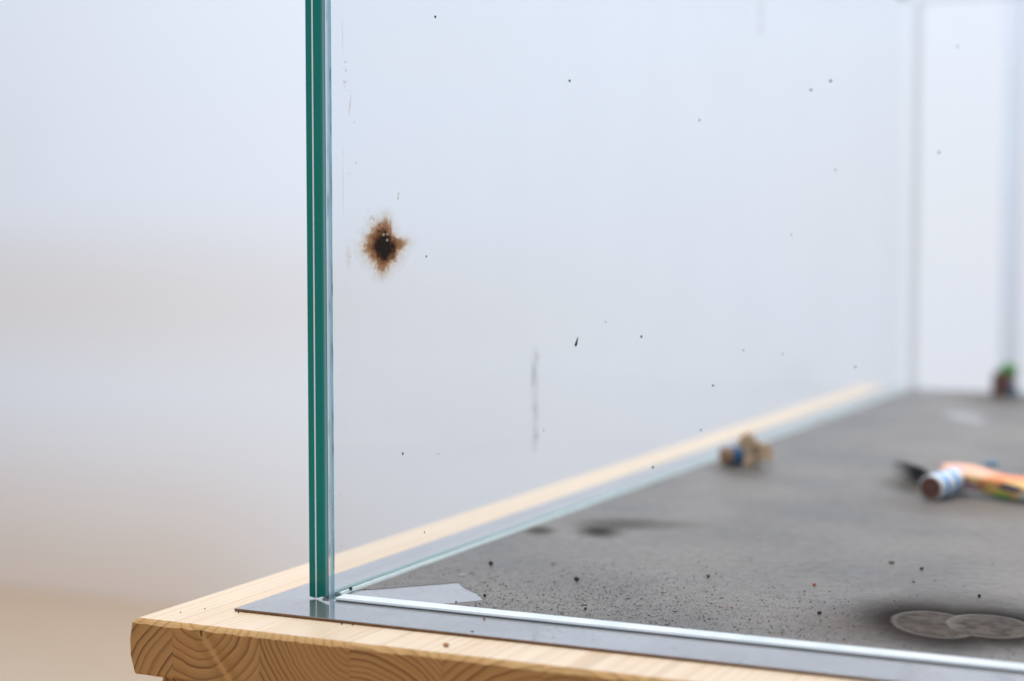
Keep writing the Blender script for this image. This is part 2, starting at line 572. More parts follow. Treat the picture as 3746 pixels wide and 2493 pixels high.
# ------------------------------------------------------------------ table: glued pine staves on a frame
table = empty("pine_table", (0.4, 0.55, 0), label="pale pine table of glued staves under the steel sheet and glass case", category="table")
ZB = -0.0262
FY, BY = -0.066, 1.262
joints = [-0.0553, -0.0320, 0.0147, 0.0610, 0.1065]
while joints[-1] < 0.93:
    joints.append(joints[-1] + 0.0463)
piths = [(-0.001, -0.047), (-0.0185, 0.006), (0.0690, 0.0115), (0.0640, -0.052), (0.158, -0.058)]
for i in range(5, len(joints)-1):
    m_ = 0.5*(joints[i]+joints[i+1])
    piths.append((m_ + random.uniform(-0.03, 0.03), random.choice((-1, 1))*random.uniform(0.03, 0.06)))


def stave(i):
    x0, x1 = joints[i]+0.00006, joints[i+1]-0.00006
    px, pz = piths[i]
    n = max(10, int((x1-x0)/0.0012)) if x0 < 0.4 else 8
    bm = bmesh.new()
    cols = []
    for k in range(n+1):
        x = x0 + (x1-x0)*k/n
        q = mnoise.noise(V((x*160, 3.1, 0.2)))
        q2 = mnoise.noise(V((x*420, 9.1, 4.2)))
        ch = 0.0022 + 0.0006*q + 0.0003*q2               # worn front arris
        cb = 0.0012 + 0.0005*mnoise.noise(V((x*150, 7.7, 1)))
        fy = FY + 0.00025*mnoise.noise(V((x*90, 1, 8)))
        prof = [(BY, ZB), (BY, 0.0), (0.40, 0.0), (FY+0.030, 0.0), (fy+ch*0.88, 0.0), (fy+ch*0.42, -ch*0.48),
                (fy, -ch*1.05), (fy+0.0001*q, -0.010), (fy, ZB*0.66), (fy, ZB+cb), (fy+cb, ZB)]
        row = []
        for (yy, zz) in prof:
            xx = x
            if i == 0 and x - x0 < 0.007:          # the outer long edge: eased and a little ragged
                e = mnoise.noise(V((zz*330, yy*6, 2.0)))
                xx = x + (1-(x-x0)/0.007)*(0.0007*e + (0.0017 if zz < ZB+0.003 else 0) + (0.0029 if zz > -0.0006 else 0.0017 if zz > -0.0014 else 0.0008 if zz > -0.0030 else 0))
            row.append(bm.verts.new((xx-px, yy, zz-pz)))
        cols.append(row)
    m = len(cols[0])
    for a, b in zip(cols, cols[1:]):
        for j in range(m):
            j2 = (j+1) % m
            f = bm.faces.new((a[j], a[j2], b[j2], b[j]))
            f.material_index = 2 if j in (4, 5) else 1 if 6 <= j <= 9 else 0
    for row in (cols[0], cols[-1]):
        bm.faces.new(row).material_index = 0
    o = link("stave", mesh_of(bm, "stave"), [W_TOP, {1: W_END_BAND, 2: W_END_FINE, 3: W_END_FINE}.get(i, W_END), W_ARRIS], table)
    o.matrix_parent_inverse = Matrix.Translation(-table.location)
    o.location = (px, 0, pz)
    return o


for i in range(len(joints)-1):
    stave(i)


def tpart(name, a, b, mats, r=0.003):
    bm = bmesh.new()
    box(bm, a, b)
    bmesh.ops.bevel(bm, geom=bm.edges[:], offset=r, segments=3, affect='EDGES')
    o = link(name, mesh_of(bm, name, False), mats, table)
    o.matrix_parent_inverse = Matrix.Translation(-table.location)
    return o


tpart("rail", (-0.0455, -0.0635, -0.118), (0.92, -0.036, -0.0272), W_END, 0.0035)
tpart("rail", (-0.0435, 1.22, -0.118), (0.92, 1.25, -0.0272), W_END)
tpart("rail", (-0.0435, -0.0355, -0.118), (-0.016, 1.2195, -0.0272), W_END)
for lx in (-0.040, 0.86):
    for ly in (-0.033, 1.155):
        tpart("leg", (lx, ly, FZ), (lx+0.06, ly+0.06, -0.0275), W_TOP)

# ------------------------------------------------------------------ steel sheet with its soot film
PX0, PY0, PX1, PY1 = -0.0198, -0.0343, 0.925, 1.2465
bm = bmesh.new()
fs = box(bm, (PX0, PY0, 0.00025), (PX1, PY1, ZP))
for f in fs[2:]:
    f.material_index = 1
bmesh.ops.bevel(bm, geom=[e for e in bm.edges if all(v.co.z > 0.001 for v in e.verts)], offset=0.0002, segments=1, affect='EDGES')
link("steel_sheet", mesh_of(bm, "steel_sheet"), [STEEL, STEEL_EDGE],
     label="thin grey steel sheet lying on the pine table under the glass case", category="metal sheet")

# dust film inside the case; the notch by the corner is the clean wedge of bare steel
GI = 0.0102      # inner face of the panes


def jag(a, b, n, amp):
    out = []
    for k in range(1, n):
        p = V(a).lerp(V(b), k/n)
        out.append((p.x+random.uniform(-amp, amp), p.y+random.uniform(-amp, amp)))
    return out


wa, wb, wc, wd, we = (0.0600, GI), (0.0785, 0.0322), (0.0472, 0.0635), (0.0200, 0.0330), (GI, 0.0245)
outline = [(0.90, GI), (0.90, 1.2285), (GI, 1.2285), we] + jag(we, wd, 5, 0.0004) + [wd] + jag(wd, wc, 10, 0.0003) + [wc] \
    + jag(wc, wb, 16, 0.0009) + [wb] + jag(wb, wa, 10, 0.0005) + [wa]
bm = bmesh.new()
f = bm.faces.new([bm.verts.new((x, y, ZP+0.0001)) for x, y in outline])
r = bmesh.ops.extrude_face_region(bm, geom=[f])
for v in [g for g in r['geom'] if isinstance(g, bmesh.types.BMVert)]:
    v.co.z += 0.00008
bmesh.ops.triangulate(bm, faces=bm.faces[:])
link("soot_film", mesh_of(bm, "soot_film"), FILM, kind="stuff",
     label="grey film of soot and dust on the steel inside the glass case", category="soot")
FT = ZP+0.00018

# ------------------------------------------------------------------ glass case
case = empty("glass_case", (0.45, 0.6, ZP), label="square-cornered glass display case with green edges and soot marks", category="display case")
INV = Matrix.Translation(-case.location)


def cpart(name, me, mats, parent=case, **props):
    o = link(name, me, mats, parent, **props)
    if parent is case:
        o.matrix_parent_inverse = INV
    return o


H = 0.4262
BH = 0.0016        # height of the sealant bead
CX1, CY1 = 0.92, 1.2396


def ply(name, x0, x1, rise0=0.0, rise1=0.0, air=-1, front=-0.0, end_mat=1):
    """vertical sheet of the left pane, x0..x1 thick, its front end face green"""
    bm = bmesh.new()
    ys = [front, 0.010, CY1-0.0105]
    z0 = ZP+0.0003
    rows = []
    for k, y in enumerate(ys):
        a = z0 + (rise0 if k == 0 else 0.0018)
        b = z0 + (rise1 if k == 0 else 0.0018)
        rows.append([bm.verts.new(p) for p in ((x0, y, a), (x1, y, b), (x1, y, H), (x0, y, H))])
    for A, B in zip(rows, rows[1:]):
        for j in range(4):
            bm.faces.new((A[j], A[(j+1) % 4], B[(j+1) % 4], B[j])).material_index = 0 if j == air else 2
    bm.faces.new(rows[0]).material_index = end_mat
    bm.faces.new(rows[-1]).material_index = 2
    return mesh_of(bm, name)


left = empty("left_pane", (0.005, 0.6, ZP))
left.parent = case
left.matrix_parent_inverse = INV
LINV = Matrix.Translation(-left.location)


def lpart(name, me, mats):
    o = link(name, me, mats, left)
    o.matrix_parent_inverse = LINV
    return o


lpart("glass_ply", ply("glass_ply", 0.0, 0.0034, 0.0006, 0.0, air=3), [G_SMOKED, G_EDGE, G_INNER])
lpart("interlayer", ply("interlayer", 0.003402, 0.004038, 0, 0, front=-0.00012), [G_CLEAR, PVB, G_INNER])
lpart("glass_ply", ply("glass_ply", 0.00404, 0.0077, 0.0001, 0.0012), [G_CLEAR, G_EDGE, G_INNER])
lpart("edge_joint", ply("edge_joint", 0.0076, 0.01078, 0.0012, 0.0021, front=0.00003, air=1), [G_CLEAR, ARRIS, G_INNER])

# front pane: one clear sheet; a silicone joint in the corner
front = empty("front_pane", (0.45, 0.005, ZP))
front.parent = case
front.matrix_parent_inverse = INV
FINV = Matrix.Translation(-front.location)


def fpart(name, me, mats, **props):
    o = link(name, me, mats, front, **props)
    o.matrix_parent_inverse = FINV
    return o


bm = bmesh.new()
fs = box(bm, (0.01345, 0.0, ZP+BH), (CX1-0.0101, GI, H))
fs[3].material_index = 1
fpart("glass_sheet", mesh_of(bm, "glass_sheet"), [G_CLEAR, G_EDGE])
bm = bmesh.new()
n = 60
prev = None
for k in range(n+1):
    z = ZP+0.0003 + (H-ZP-0.0003)*k/n
    j = 0.00012*mnoise.noise(V((0, z*90, 1)))
    row = [bm.verts.new(p) for p in ((0.01082, 0.0003, z), (0.0133+j, 0.0002, z), (0.0132+j, 0.0014, z), (0.01082, 0.0014, z))]
    if prev:
        for a in range(4):
            bm.faces.new((prev[a], prev[(a+1) % 4], row[(a+1) % 4], row[a]))
    else:
        bm.faces.new(row)
    prev = row
bm.faces.new(prev)
fpart("silicone_joint", mesh_of(bm, "silicone_joint"), JOINT)

# back and right panes, and the lid
bm = bmesh.new()
fs = box(bm, (0.0103, CY1-0.010, ZP+0.001), (CX1, CY1, H))
for i in (3,):
    fs[i].material_index = 1
bp = cpart("back_pane", mesh_of(bm, "back_pane"), [G_CLEAR, G_EDGE])
bm = bmesh.new()
fs = box(bm, (CX1-0.010, 0.0, ZP+0.001), (CX1, CY1-0.0105, H))
fs[2].material_index = fs[4].material_index = 1
cpart("right_pane", mesh_of(bm, "right_pane"), [G_CLEAR, G_EDGE])
bm = bmesh.new()
fs = box(bm, (0.0, 0.0, H+0.0004), (CX1, CY1, H+0.0105))
for i in (2, 3, 5):
    fs[i].material_index = 1
cpart("lid_pane", mesh_of(bm, "lid_pane"), [G_CLEAR, G_EDGE])
bm = bmesh.new()
box(bm, (0.0104, CY1-0.0150, ZP+0.001), (0.0185, CY1-0.0101, H-0.004))
cpart("corner_glue", mesh_of(bm, "corner_glue"), GLUE)
bm = bmesh.new()
box(bm, (0.011, CY1-0.0125, H-0.0035), (CX1-0.011, CY1-0.0101, H+0.0002))
cpart("lid_glue", mesh_of(bm, "lid_glue"), GLUE)


def bead(a, b, horizontal):
    """slightly uneven sealant bead under a pane"""
    bm = bmesh.new()
    n = 90
    prev = None
    for k in range(n+1):
        s = a + (b-a)*k/n
        j = 0.00018*mnoise.noise(V((s*70, 4.4, 2)))
        if horizontal:
            row = [(s, 0.0002+j, ZP+0.0002), (s, -0.0001+j, ZP+BH*0.45), (s, 0.0004+j, ZP+BH-0.0001), (s, GI-0.0005, ZP+BH-0.0001), (s, GI-j, ZP+0.0002)]
        else:
            row = [(0.0080, s, ZP+0.0002), (0.0083, s, ZP+0.0011), (0.0096+j, s, ZP+0.0017), (0.0108+j, s, ZP+0.0014), (0.0114+j, s, ZP+0.0002)]
        row = [bm.verts.new(p) for p in row]
        if prev:
            for q in range(5):
                bm.faces.new((prev[q], prev[(q+1) % 5], row[(q+1) % 5], row[q]))
        else:
            bm.faces.new(row)
        prev = row
    bm.faces.new(prev)
    return mesh_of(bm, "sealant_bead")


cpart("sealant_bead", bead(0.0142, CX1-0.0105, True), BEAD)
cpart("sealant_bead", bead(0.0110, CY1-0.0115, False), TEAL_BEAD)
bm = bmesh.new()
box(bm, (0.0048, 0.004, ZP+0.0003), (0.0079, CY1-0.012, ZP+0.0015))
cpart("bottom_edge", mesh_of(bm, "bottom_edge"), TEAL_EDGE)


# ------------------------------------------------------------------ marks on the glass
def scorch_mat():
    t = NT("soot_burst_stain")
    co = t.coord()                       # object space: x right, z up, metres
    x, y, z = t.xyz(co)
    r = t.math('SQRT', t.math('ADD', t.math('MULTIPLY', x, x), t.math('MULTIPLY', z, z)))
    th = t.math('ARCTAN2', z, x)
    u = t.math('MULTIPLY_ADD', th, 1/(2*math.pi), 0.5)      # 0 left, .25 down, .5 right, .75 up
    mm = 14.0

    def R(v):
        return (v/mm, v/mm, v/mm)
    rad = t.ramp(u, [(0.0, R(9.3)), (0.05, R(9.2)), (0.10, R(9.6)), (0.145, R(8.2)), (0.19, R(9.6)), (0.225, R(11.8)),
                     (0.255, R(11.0)), (0.30, R(8.6)), (0.36, R(8.6)), (0.41, R(7.8)), (0.45, R(7.6)), (0.49, R(9.6)), (0.525, R(10.4)), (0.575, R(7.4)),
                     (0.63, R(6.6)), (0.68, R(8.0)), (0.72, R(11.2)), (0.765, R(10.4)), (0.80, R(8.6)), (0.86, R(8.4)),
                     (0.91, R(7.6)), (0.955, R(8.2)), (1.0, R(9.3))], 'B_SPLINE')
    rad = t.math('MULTIPLY', t.xyz(rad)[0], 1.13*mm/1000)
    # feathered, ray-like variation
    ray = t.noise(t.comb(t.math('MULTIPLY', t.math('COSINE', th), 1.0), t.math('MULTIPLY', t.math('SINE', th), 1.0), t.math('MULTIPLY', r, 18)), 3.2, 4)
    rad = t.math('MULTIPLY', rad, t.maprange(ray, 0.25, 0.75, 0.85, 1.15, False))
    q = t.math('DIVIDE', r, rad)
    grain = t.noise(co, 2600, 3, 0.7)
    blot = t.noise(co, 420, 4, 0.65)
    qq = t.math('ADD', q, t.math('MULTIPLY', t.math('SUBTRACT', blot, 0.5), 0.65))
    qq = t.math('ADD', qq, t.math('MULTIPLY', t.math('SUBTRACT', grain, 0.5), 0.45))
    off = t.vmath('DISTANCE', co, (0.0012, 0, -0.0016))
    core = t.math('ADD', off, t.math('MULTIPLY', t.math('SUBTRACT', blot, 0.5), 0.0125))
    # a stain on clear glass: it filters what passes through
    T = t.ramp(t.math('MULTIPLY', qq, 0.5), [(0.0, (0.010, 0.006, 0.004)), (0.17, (0.030, 0.011, 0.004)), (0.25, (0.13, 0.046, 0.015)),
                      (0.33, (0.31, 0.135, 0.056)), (0.42, (0.45, 0.24, 0.125)), (0.49, (0.66, 0.48, 0.34)), (0.56, (0.86, 0.79, 0.70)), (0.68, (0.945, 0.925, 0.89)), (0.88, (1, 1, 1))])
    corem = t.math('MULTIPLY', t.maprange(core, 0.0032, 0.0066, 1.0, 0.0), t.maprange(t.noise(co, 900, 3, 0.6), 0.34, 0.46, 0.35, 1.0))
    T = t.mix(corem, T, (0.008, 0.005, 0.004))
    T = t.mix(t.maprange(r, 0.0150, 0.0205), T, (1, 1, 1))
    dens = t.maprange(qq, 0.45, 0.95, 0.10, 0.0)
    return t.end(t.mixsh(dens, t.transp(T), t.bsdf((0.10, 0.04, 0.018), 0.9, spec=0.1)))


SC = V((0.0354, GI+0.00025, 0.1712))
bm = bmesh.new()
bmesh.ops.create_circle(bm, cap_ends=True, segments=40, radius=0.0208)
bmesh.ops.rotate(bm, verts=bm.verts[:], cent=(0, 0, 0), matrix=Matrix.Rotation(math.pi/2, 3, 'X'))
o = fpart("scorch_mark", mesh_of(bm, "scorch_mark"), scorch_mat(), label="brown and black star-shaped burst mark on the glass")
o.location = SC


def lumps(bm, c, size, flat=(1, 1, 1), seed=0, sub=1):
    """a small irregular grain added to bm"""
    rnd = random.Random(seed)
    r = bmesh.ops.create_icosphere(bm, subdivisions=sub, radius=1.0)
    rot = Matrix.Rotation(rnd.uniform(0, 6.28), 3, 'Z') @ Matrix.Rotation(rnd.uniform(-0.4, 0.4), 3, 'X')
    for v in r['verts']:
        k = 1 + 0.42*mnoise.noise(v.co*1.7 + V((seed*1.37, seed*0.61, 0)))+rnd.uniform(-.15, .15)
        p = rot @ V((v.co.x*flat[0], v.co.y*flat[1], v.co.z*flat[2]))
        v.co = V(c) + p*(size*k)


# bubbles and char in the burst
bm = bmesh.new()
rb = random.Random(3)
zsc = 1/(4.48*7.9*1000)
for (px, py, rr) in ((1350, 710, 26), (1418, 705, 24), (1412, 800, 24), (1472, 652, 15), (1275, 800, 12), (1452, 830, 9), (1345, 600, 14), (1425, 626, 9), (1300, 850, 10), (1360, 905, 10), (1250, 1090, 8)):
    cx, cz = (px-1340)*zsc/0.906, -(py-880)*zsc
    R_, r_ = rr*zsc*0.70, rr*zsc*0.55
    ring = []
    for a in range(10):
        A = 2*math.pi*a/10
        cc = V((SC.x+cx+R_*math.cos(A), SC.y+0.0002, SC.z+cz+R_*math.sin(A)*(1+rb.uniform(-.15, .15))))
        rad_dir = V((math.cos(A), 0, math.sin(A)))
        ring.append([bm.verts.new(cc + rad_dir*r_*math.cos(b) + V((0, 1, 0))*r_*math.sin(b)) for b in (0, math.pi/2, math.pi, 1.5*math.pi)])
    for a in range(10):
        if rb.random() < 0.12:
            continue
        A, B = ring[a], ring[(a+1) % 10]
        for b in range(4):
            bm.faces.new((A[b], A[(b+1) % 4], B[(b+1) % 4], B[b]))
fpart("burst_bubbles", mesh_of(bm, "burst_bubbles"), CREAM_CHIP, kind="stuff")
bm = bmesh.new()
for i, (px, py, rr) in enumerate(((1165, 435, 13), (1180, 466, 12), (1078, 325, 9), (1405, 1120, 18), (1325, 1085, 22), (1255, 1130, 16), (1185, 695, 16), (1222, 605, 9),
                                  (1160, 610, 7), (1245, 540, 7), (1255, 650, 16), (1135, 880, 10), (1110, 845, 8), (1170, 940, 10), (1215, 1100, 8), (1385, 760, 22), (1380, 660, 26), (1600, 115, 10), (1605, 22, 6), (670, 805, 7), (688, 905, 6), (765, 1080, 7), (660, 1505, 6))):
    lumps(bm, (SC.x+(px-1340)*zsc/0.906, SC.y+0.0002, SC.z-(py-880)*zsc), rr*zsc, (1, 0.35, 1.15), 40+i)
fpart("char_grains", mesh_of(bm, "char_grains"), SOOT, kind="stuff")

SP = [(0.0636, 0.2763, 3.4), (0.1311, 0.2447, 3.2), (0.1658, 0.1313, 3.2), (0.0457, 0.0727, 3.2), (0.0210, 0.2100, 1.8), (0.0570, 0.0585, 1.8), (0.0572, 0.0361, 2.2),
      (0.1185, 0.0874, 2.00), (0.0585, 0.1659, 2.6), (0.0436, 0.1933, 1.5), (0.1921, 0.2256, 3.00), (0.1629, 0.2581, 2.00), (0.2495, 0.2404, 3.4),
      (0.2412, 0.2369, 3.00), (0.2521, 0.2034, 3.00), (0.2949, 0.2100, 3.6), (0.3016, 0.2523, 3.4), (0.1645, 0.1762, 1.7), (0.2127, 0.1266, 2.6), (0.1937, 0.0913, 3.00),
      (0.1991, 0.1109, 2.6), (0.1716, 0.0736, 2.7), (0.1488, 0.1374, 1.7), (0.2301, 0.1256, 2.00), (0.2616, 0.1211, 2.7), (0.2334, 0.1764, 2.2), (0.0646, 0.0737, 1.6)]
SM = [(0.0497, 0.0832, 1.2), (0.0110, 0.0512, 1.7), (0.0127, 0.1133, 1.2), (0.0204, 0.2290, 1.5), (0.0254, 0.2818, 1.2), (0.0145, 0.2545, 1.1), (0.0162, 0.2485, 1.5),
      (0.0150, 0.2460, 1.2), (0.0138, 0.2440, 1.2), (0.0176, 0.2440, 1.3), (0.0182, 0.2415, 1.4), (0.0120, 0.2510, 1.9), (0.0155, 0.2575, 1.9), (0.0172, 0.2050, 1.3), (0.0128, 0.110, 1.5), (0.0118, 0.026, 2.0), (0.0133, 0.118, 1.1)]
rs = random.Random(11)
for _ in range(170):
    fx = rs.random()**1.7
    SM.append((0.014+0.26*fx, 0.012+rs.random()*0.29, rs.uniform(0.45, 0.95)))
for i, (x, z, s) in enumerate(SP):
    bm = bmesh.new()
    lumps(bm, (0, 0, 0), s*0.000180, (1, 0.3, 1.1), 100+i)
    o = fpart("soot_speck", mesh_of(bm, "soot_speck"), SOOT)
    o.location = (x, GI+0.0001, z)
bm = bmesh.new()
for i, (x, z, s) in enumerate(SM):
    lumps(bm, (x, GI+0.0001, z), s*0.000150, (1, 0.3, 1.15), 300+i)
fpart("fine_soot_specks", mesh_of(bm, "fine_soot_specks"), SOOT, kind="stuff")
# the drop-shaped run
bm = bmesh.new()
prev = None
for (dz, dx, hw) in ((0.0023, 0.0009, 0.00012), (0.0014, 0.0006, 0.00028), (0.0004, 0.0003, 0.00042), (-0.0006, 0.0, 0.00058), (-0.0014, -0.0002, 0.00062), (-0.0020, -0.0003, 0.00035)):
    row = [bm.verts.new((0.1345+dx+hw*math.cos(a), GI+0.0002+0.3*hw*math.sin(a), 0.1281+dz)) for a in (0, 1.05, 2.09, 3.14, 4.19, 5.24)]
    if prev:
        for q in range(6):
            bm.faces.new((prev[q], prev[(q+1) % 6], row[(q+1) % 6], row[q]))
    else:
        bm.faces.new(row)
    prev = row
bm.faces.new(prev)
fpart("soot_drip", mesh_of(bm, "soot_drip"), SOOT, label="black drop-shaped soot run on the front glass")


def streak_mat(strength, col):
    t = NT("soot_streak_stain")
    x, y, z = t.xyz(t.coord('Generated'))
    e = t.math('MULTIPLY', t.math('SUBTRACT', 1.0, t.math('ABSOLUTE', t.math('MULTIPLY_ADD', y, 2, -1))), 1.0)
    v = t.math('SUBTRACT', 1.0, t.math('ABSOLUTE', t.math('MULTIPLY_ADD', z, 2, -1)))
    nz = t.noise(t.comb(0.3, t.math('MULTIPLY', y, 0.5), t.math('MULTIPLY', z, 1.0)), 4.2, 3)
    a = t.math('MULTIPLY', t.maprange(e, 0.05, 0.9), t.maprange(v, 0.02, 0.35))
    a = t.math('MULTIPLY', t.math('MULTIPLY', a, t.maprange(nz, 0.38, 0.66, 0.15, 1.0)), strength)
    return t.end(t.mixsh(a, t.transp(), t.bsdf(col, 0.9)))


for (y0, z0, wd, ht, st) in ((0.237, 0.078, 0.014, 0.066, 0.85), (0.673, 0.362, 0.026, 0.060, 0.5), (0.236, 0.0485, 0.010, 0.008, 0.40)):
    bm = bmesh.new()
    vs = [bm.verts.new((GI+0.0002, y0+a*wd/2, z0+b*ht/2)) for a, b in ((-1, -1), (1, -1), (1, 1), (-1, 1))]
    bm.faces.new(vs)
    o = lpart("soot_streak", mesh_of(bm, "soot_streak"), streak_mat(st, (0.12, 0.115, 0.09)))


def residue_mat(col):
    t = NT("pale_brown_residue")
    x, y, z = t.xyz(t.coord('Generated'))
    a = t.math('MULTIPLY_ADD', x, 2, -1)
    b = t.math('MULTIPLY_ADD', z, 2, -1)
    d = t.math('SQRT', t.math('ADD', t.math('MULTIPLY', a, a), t.math('MULTIPLY', b, b)))
    nz = t.noise(t.coord(), 420, 4)
    d = t.math('ADD', d, t.math('MULTIPLY', t.math('SUBTRACT', nz, 0.5), 1.1))
    return t.end(t.transp(t.mix(t.maprange(d, 0.1, 0.85, 1.0, 0.0), (1, 1, 1), col)))


for (x, z, wd, ht, rot, col) in ((0.0165, 0.1655, 0.0055, 0.020, 0.0, (0.93, 0.88, 0.83)), (0.0178, 0.2365, 0.0016, 0.013, 0.15, (0.80, 0.73, 0.62)),
                                 (0.0149, 0.2480, 0.0035, 0.0024, 0.5, (0.78, 0.72, 0.63)), (0.0158, 0.2535, 0.0013, 0.0028, -0.2, (0.70, 0.64, 0.53)),
                                 (0.0437, 0.1945, 0.0020, 0.0050, 0.1, (0.86, 0.80, 0.70)), (0.0288, 0.1838, 0.0018, 0.0055, 0.62, (0.80, 0.74, 0.60)),
                                 (0.0140, 0.2700, 0.0009, 0.0300, 0.0, (0.85, 0.80, 0.76)), (0.0139, 0.2000, 0.0008, 0.0500, 0.0, (0.86, 0.81, 0.76))):
    bm = bmesh.new()
    bm.faces.new([bm.verts.new((a*wd/2, 0, b*ht/2)) for a, b in ((-1, -1), (1, -1), (1, 1), (-1, 1))])
    o = fpart("residue_smear", mesh_of(bm, "residue_smear"), residue_mat(col))
    o.location = (x, GI+0.00015, z)
    o.rotation_euler = (0, rot, 0)


# ------------------------------------------------------------------ loose crumbs
def crumb(x, y, size, mat, label, z=FT, flat=(1, 1, 0.85), name="soot_crumb", cat="crumb", seed=None):
    bm = bmesh.new()
    seed = seed if seed is not None else int(abs(x*9000)+abs(y*7000))
    lumps(bm, (0, 0, 0), size, flat, seed, 2 if size > 0.0008 else 1)
    zmin = min(v.co.z for v in bm.verts)
    for v in bm.verts:
        v.co.z -= zmin
    o = link(name, mesh_of(bm, name), mat, None, label=label, category=cat)
    o.location = (x, y, z)
    return o


crumb(0.1000, 0.0915, 0.00125, SOOT, "black lump of char with a bright rim, alone beyond the peppered patch of specks", seed=5)
crumb(0.0427, 0.1110, 0.00130, SOOT, "largest black char lump, behind the clean wedge near the left glass", seed=8)
crumb(0.0753, 0.0375, 0.00085, SOOT, "dark char crumb at the right tip of the clean wedge", seed=13)
crumb(0.0688, 0.0200, 0.00055, SOOT, "small black crumb below the clean wedge close to the front glass", seed=21)
crumb(0.2312, 0.0690, 0.00095, SOOT, "black oval char crumb left of the burnt rings", seed=4)
crumb(0.2904, 0.1385, 0.00090, SOOT, "black crumb behind the burnt rings at the right", seed=31)
crumb(0.2505, 0.1945, 0.00095, SOOT, "blurred black crumb well behind the burnt rings", seed=17)
crumb(0.2113, 0.1310, 0.00085, RED_CHIP, "orange-red paper crumb on the grey dust", name="paper_crumb", seed=9)
crumb(0.1904, 0.0649, 0.00050, RED_CHIP, "tiny bright red crumb in the peppered patch near the front glass", name="paper_crumb", seed=10)
crumb(0.1885, 0.0800, 0.00035, RED_CHIP, "tiniest red flake, just behind the bright red crumb", name="paper_crumb", seed=12)
crumb(0.1569, 0.1286, 0.00095, BROWN_CHIP, "brown paper crumb behind the peppered patch", name="paper_crumb", seed=14)
crumb(0.2320, 0.2063, 0.00130, BROWN_CHIP, "flat olive brown flake lying farthest behind the burnt rings", flat=(1.4, 0.7, 0.35), name="paper_crumb", seed=15)
crumb(0.2538, 0.1616, 0.00105, BROWN_CHIP, "flat reddish brown flake between two black crumbs behind the burnt rings", flat=(1.4, 0.7, 0.35), name="paper_crumb", seed=16)
crumb(0.1305, 0.0314, 0.00080, BROWN_CHIP, "dark brown crumb in the peppered patch against the front glass", name="paper_crumb", seed=18)
crumb(0.0419, 0.0800, 0.00120, CREAM_CHIP, "pale cream paper chip behind the clean wedge", flat=(1.3, 0.5, 0.25), name="paper_crumb", seed=19)
crumb(0.0959, -0.0049, 0.00055, RED_CHIP, "dark red crumb on the steel in front of the glass", z=ZP, name="paper_crumb", seed=20)
crumb(0.0108, 0.0205, 0.00090, SOOT, "round black drop stuck on the white bead at the glass corner", z=ZP+0.0010, flat=(1, 1, 1), name="soot_drop", seed=22)
crumb(0.1017, -0.0535, 0.00150, RESIN, "amber wood chip near the front edge of the pine top", z=0.00005, flat=(1.3, 0.8, 0.4), name="wood_chip", cat="chip", seed=23)
crumb(0.0398, -0.0365, 0.00050, SOOT, "black speck on the pine just in front of the steel sheet", z=0.00003, seed=24)
for i, (x, y, s, lb) in enumerate(((0.0454, -0.0363, 0.0003, "tiny dot on the pine just right of the black speck in front of the sheet"),
                                   (-0.0410, -0.0472, 0.00035, "tiny dark dot nearest the left corner of the pine table top"),
                                   (-0.0349, -0.0364, 0.00032, "tiny dark dot on the bare pine, second from the left corner"),
                                   (-0.0159, -0.0366, 0.00035, "tiny dark dot on the pine touching the corner of the steel sheet"))):
    o = crumb(x, y, s, SOOT, lb, z=0.00003, seed=50+i)
    o["group"] = "tiny specks on the pine"

# peppering: too many and too small to count
rp = random.Random(5)
specks = {0: [], 1: [], 2: []}
for _ in range(13000):
    if rp.random() < 0.72:
        x, y = 0.145+rp.gauss(0, 0.075), 0.0105+abs(rp.gauss(0, 0.062))
    else:
        x, y = rp.uniform(0.015, 0.45), 0.012+rp.random()**1.6*0.45
    if x < 0.013 or y < 0.0118 or x > 0.5:
        continue
    # keep the clean wedge clean
    if x < 0.079 and y < 0.0635:
        inside = (y < 0.033 + (x-0.020)*1.115 if x < 0.0472 else y < 0.0635-(x-0.0472)*1.0) and (x < 0.06 or y > (x-0.060)*1.16+GI)
        if inside and rp.random() < 0.985:
            continue
    s = min(0.00060, 0.000100*math.exp(abs(rp.gauss(0, 0.72))))
    specks[0 if rp.random() < 0.93 else 1].append((x, y, FT, s))
for _ in range(150):
    x, y = rp.uniform(-0.015, 0.42), rp.uniform(-0.031, -0.003)
    if abs(y) < 0.02 or rp.random() < 0.6:
        specks[0].append((x, y, ZP, min(0.0004, 0.00008*math.exp(abs(rp.gauss(0, 0.7))))))
for _ in range(60):
    specks[2].append((0.27+rp.gauss(0, 0.05), 0.08+rp.gauss(0, 0.03), FT, rp.uniform(0.00010, 0.00022)))


def speck_mesh(lst, name):
    vs, fs = [], []
    base = ((1, 0, 0.35), (-0.5, 0.87, 0.3), (-0.5, -0.87, 0.35), (0.1, 0, 1.0), (0, 0, 0))
    faces = ((0, 1, 3), (1, 2, 3), (2, 0, 3), (1, 0, 4), (2, 1, 4), (0, 2, 4))
    for (x, y, z, s) in lst:
        a = rp.uniform(0, 6.28)
        ca, sa = math.cos(a), math.sin(a)
        el = rp.choice((1, 1.1, 1.3)) if rp.random() < 0.97 else 3.5
        k = len(vs)
        for p in base:
            px, py, pz = p[0]*el*rp.uniform(.7, 1.3), p[1]*rp.uniform(.7, 1.3), p[2]*rp.uniform(.6, 1.1)
            vs.append((x+s*(px*ca-py*sa), y+s*(px*sa+py*ca), z+s*pz*0.9))
        fs += [tuple(k+i for i in f) for f in faces]
    me = bpy.data.meshes.new(name)
    me.from_pydata(vs, [], fs)
    return me


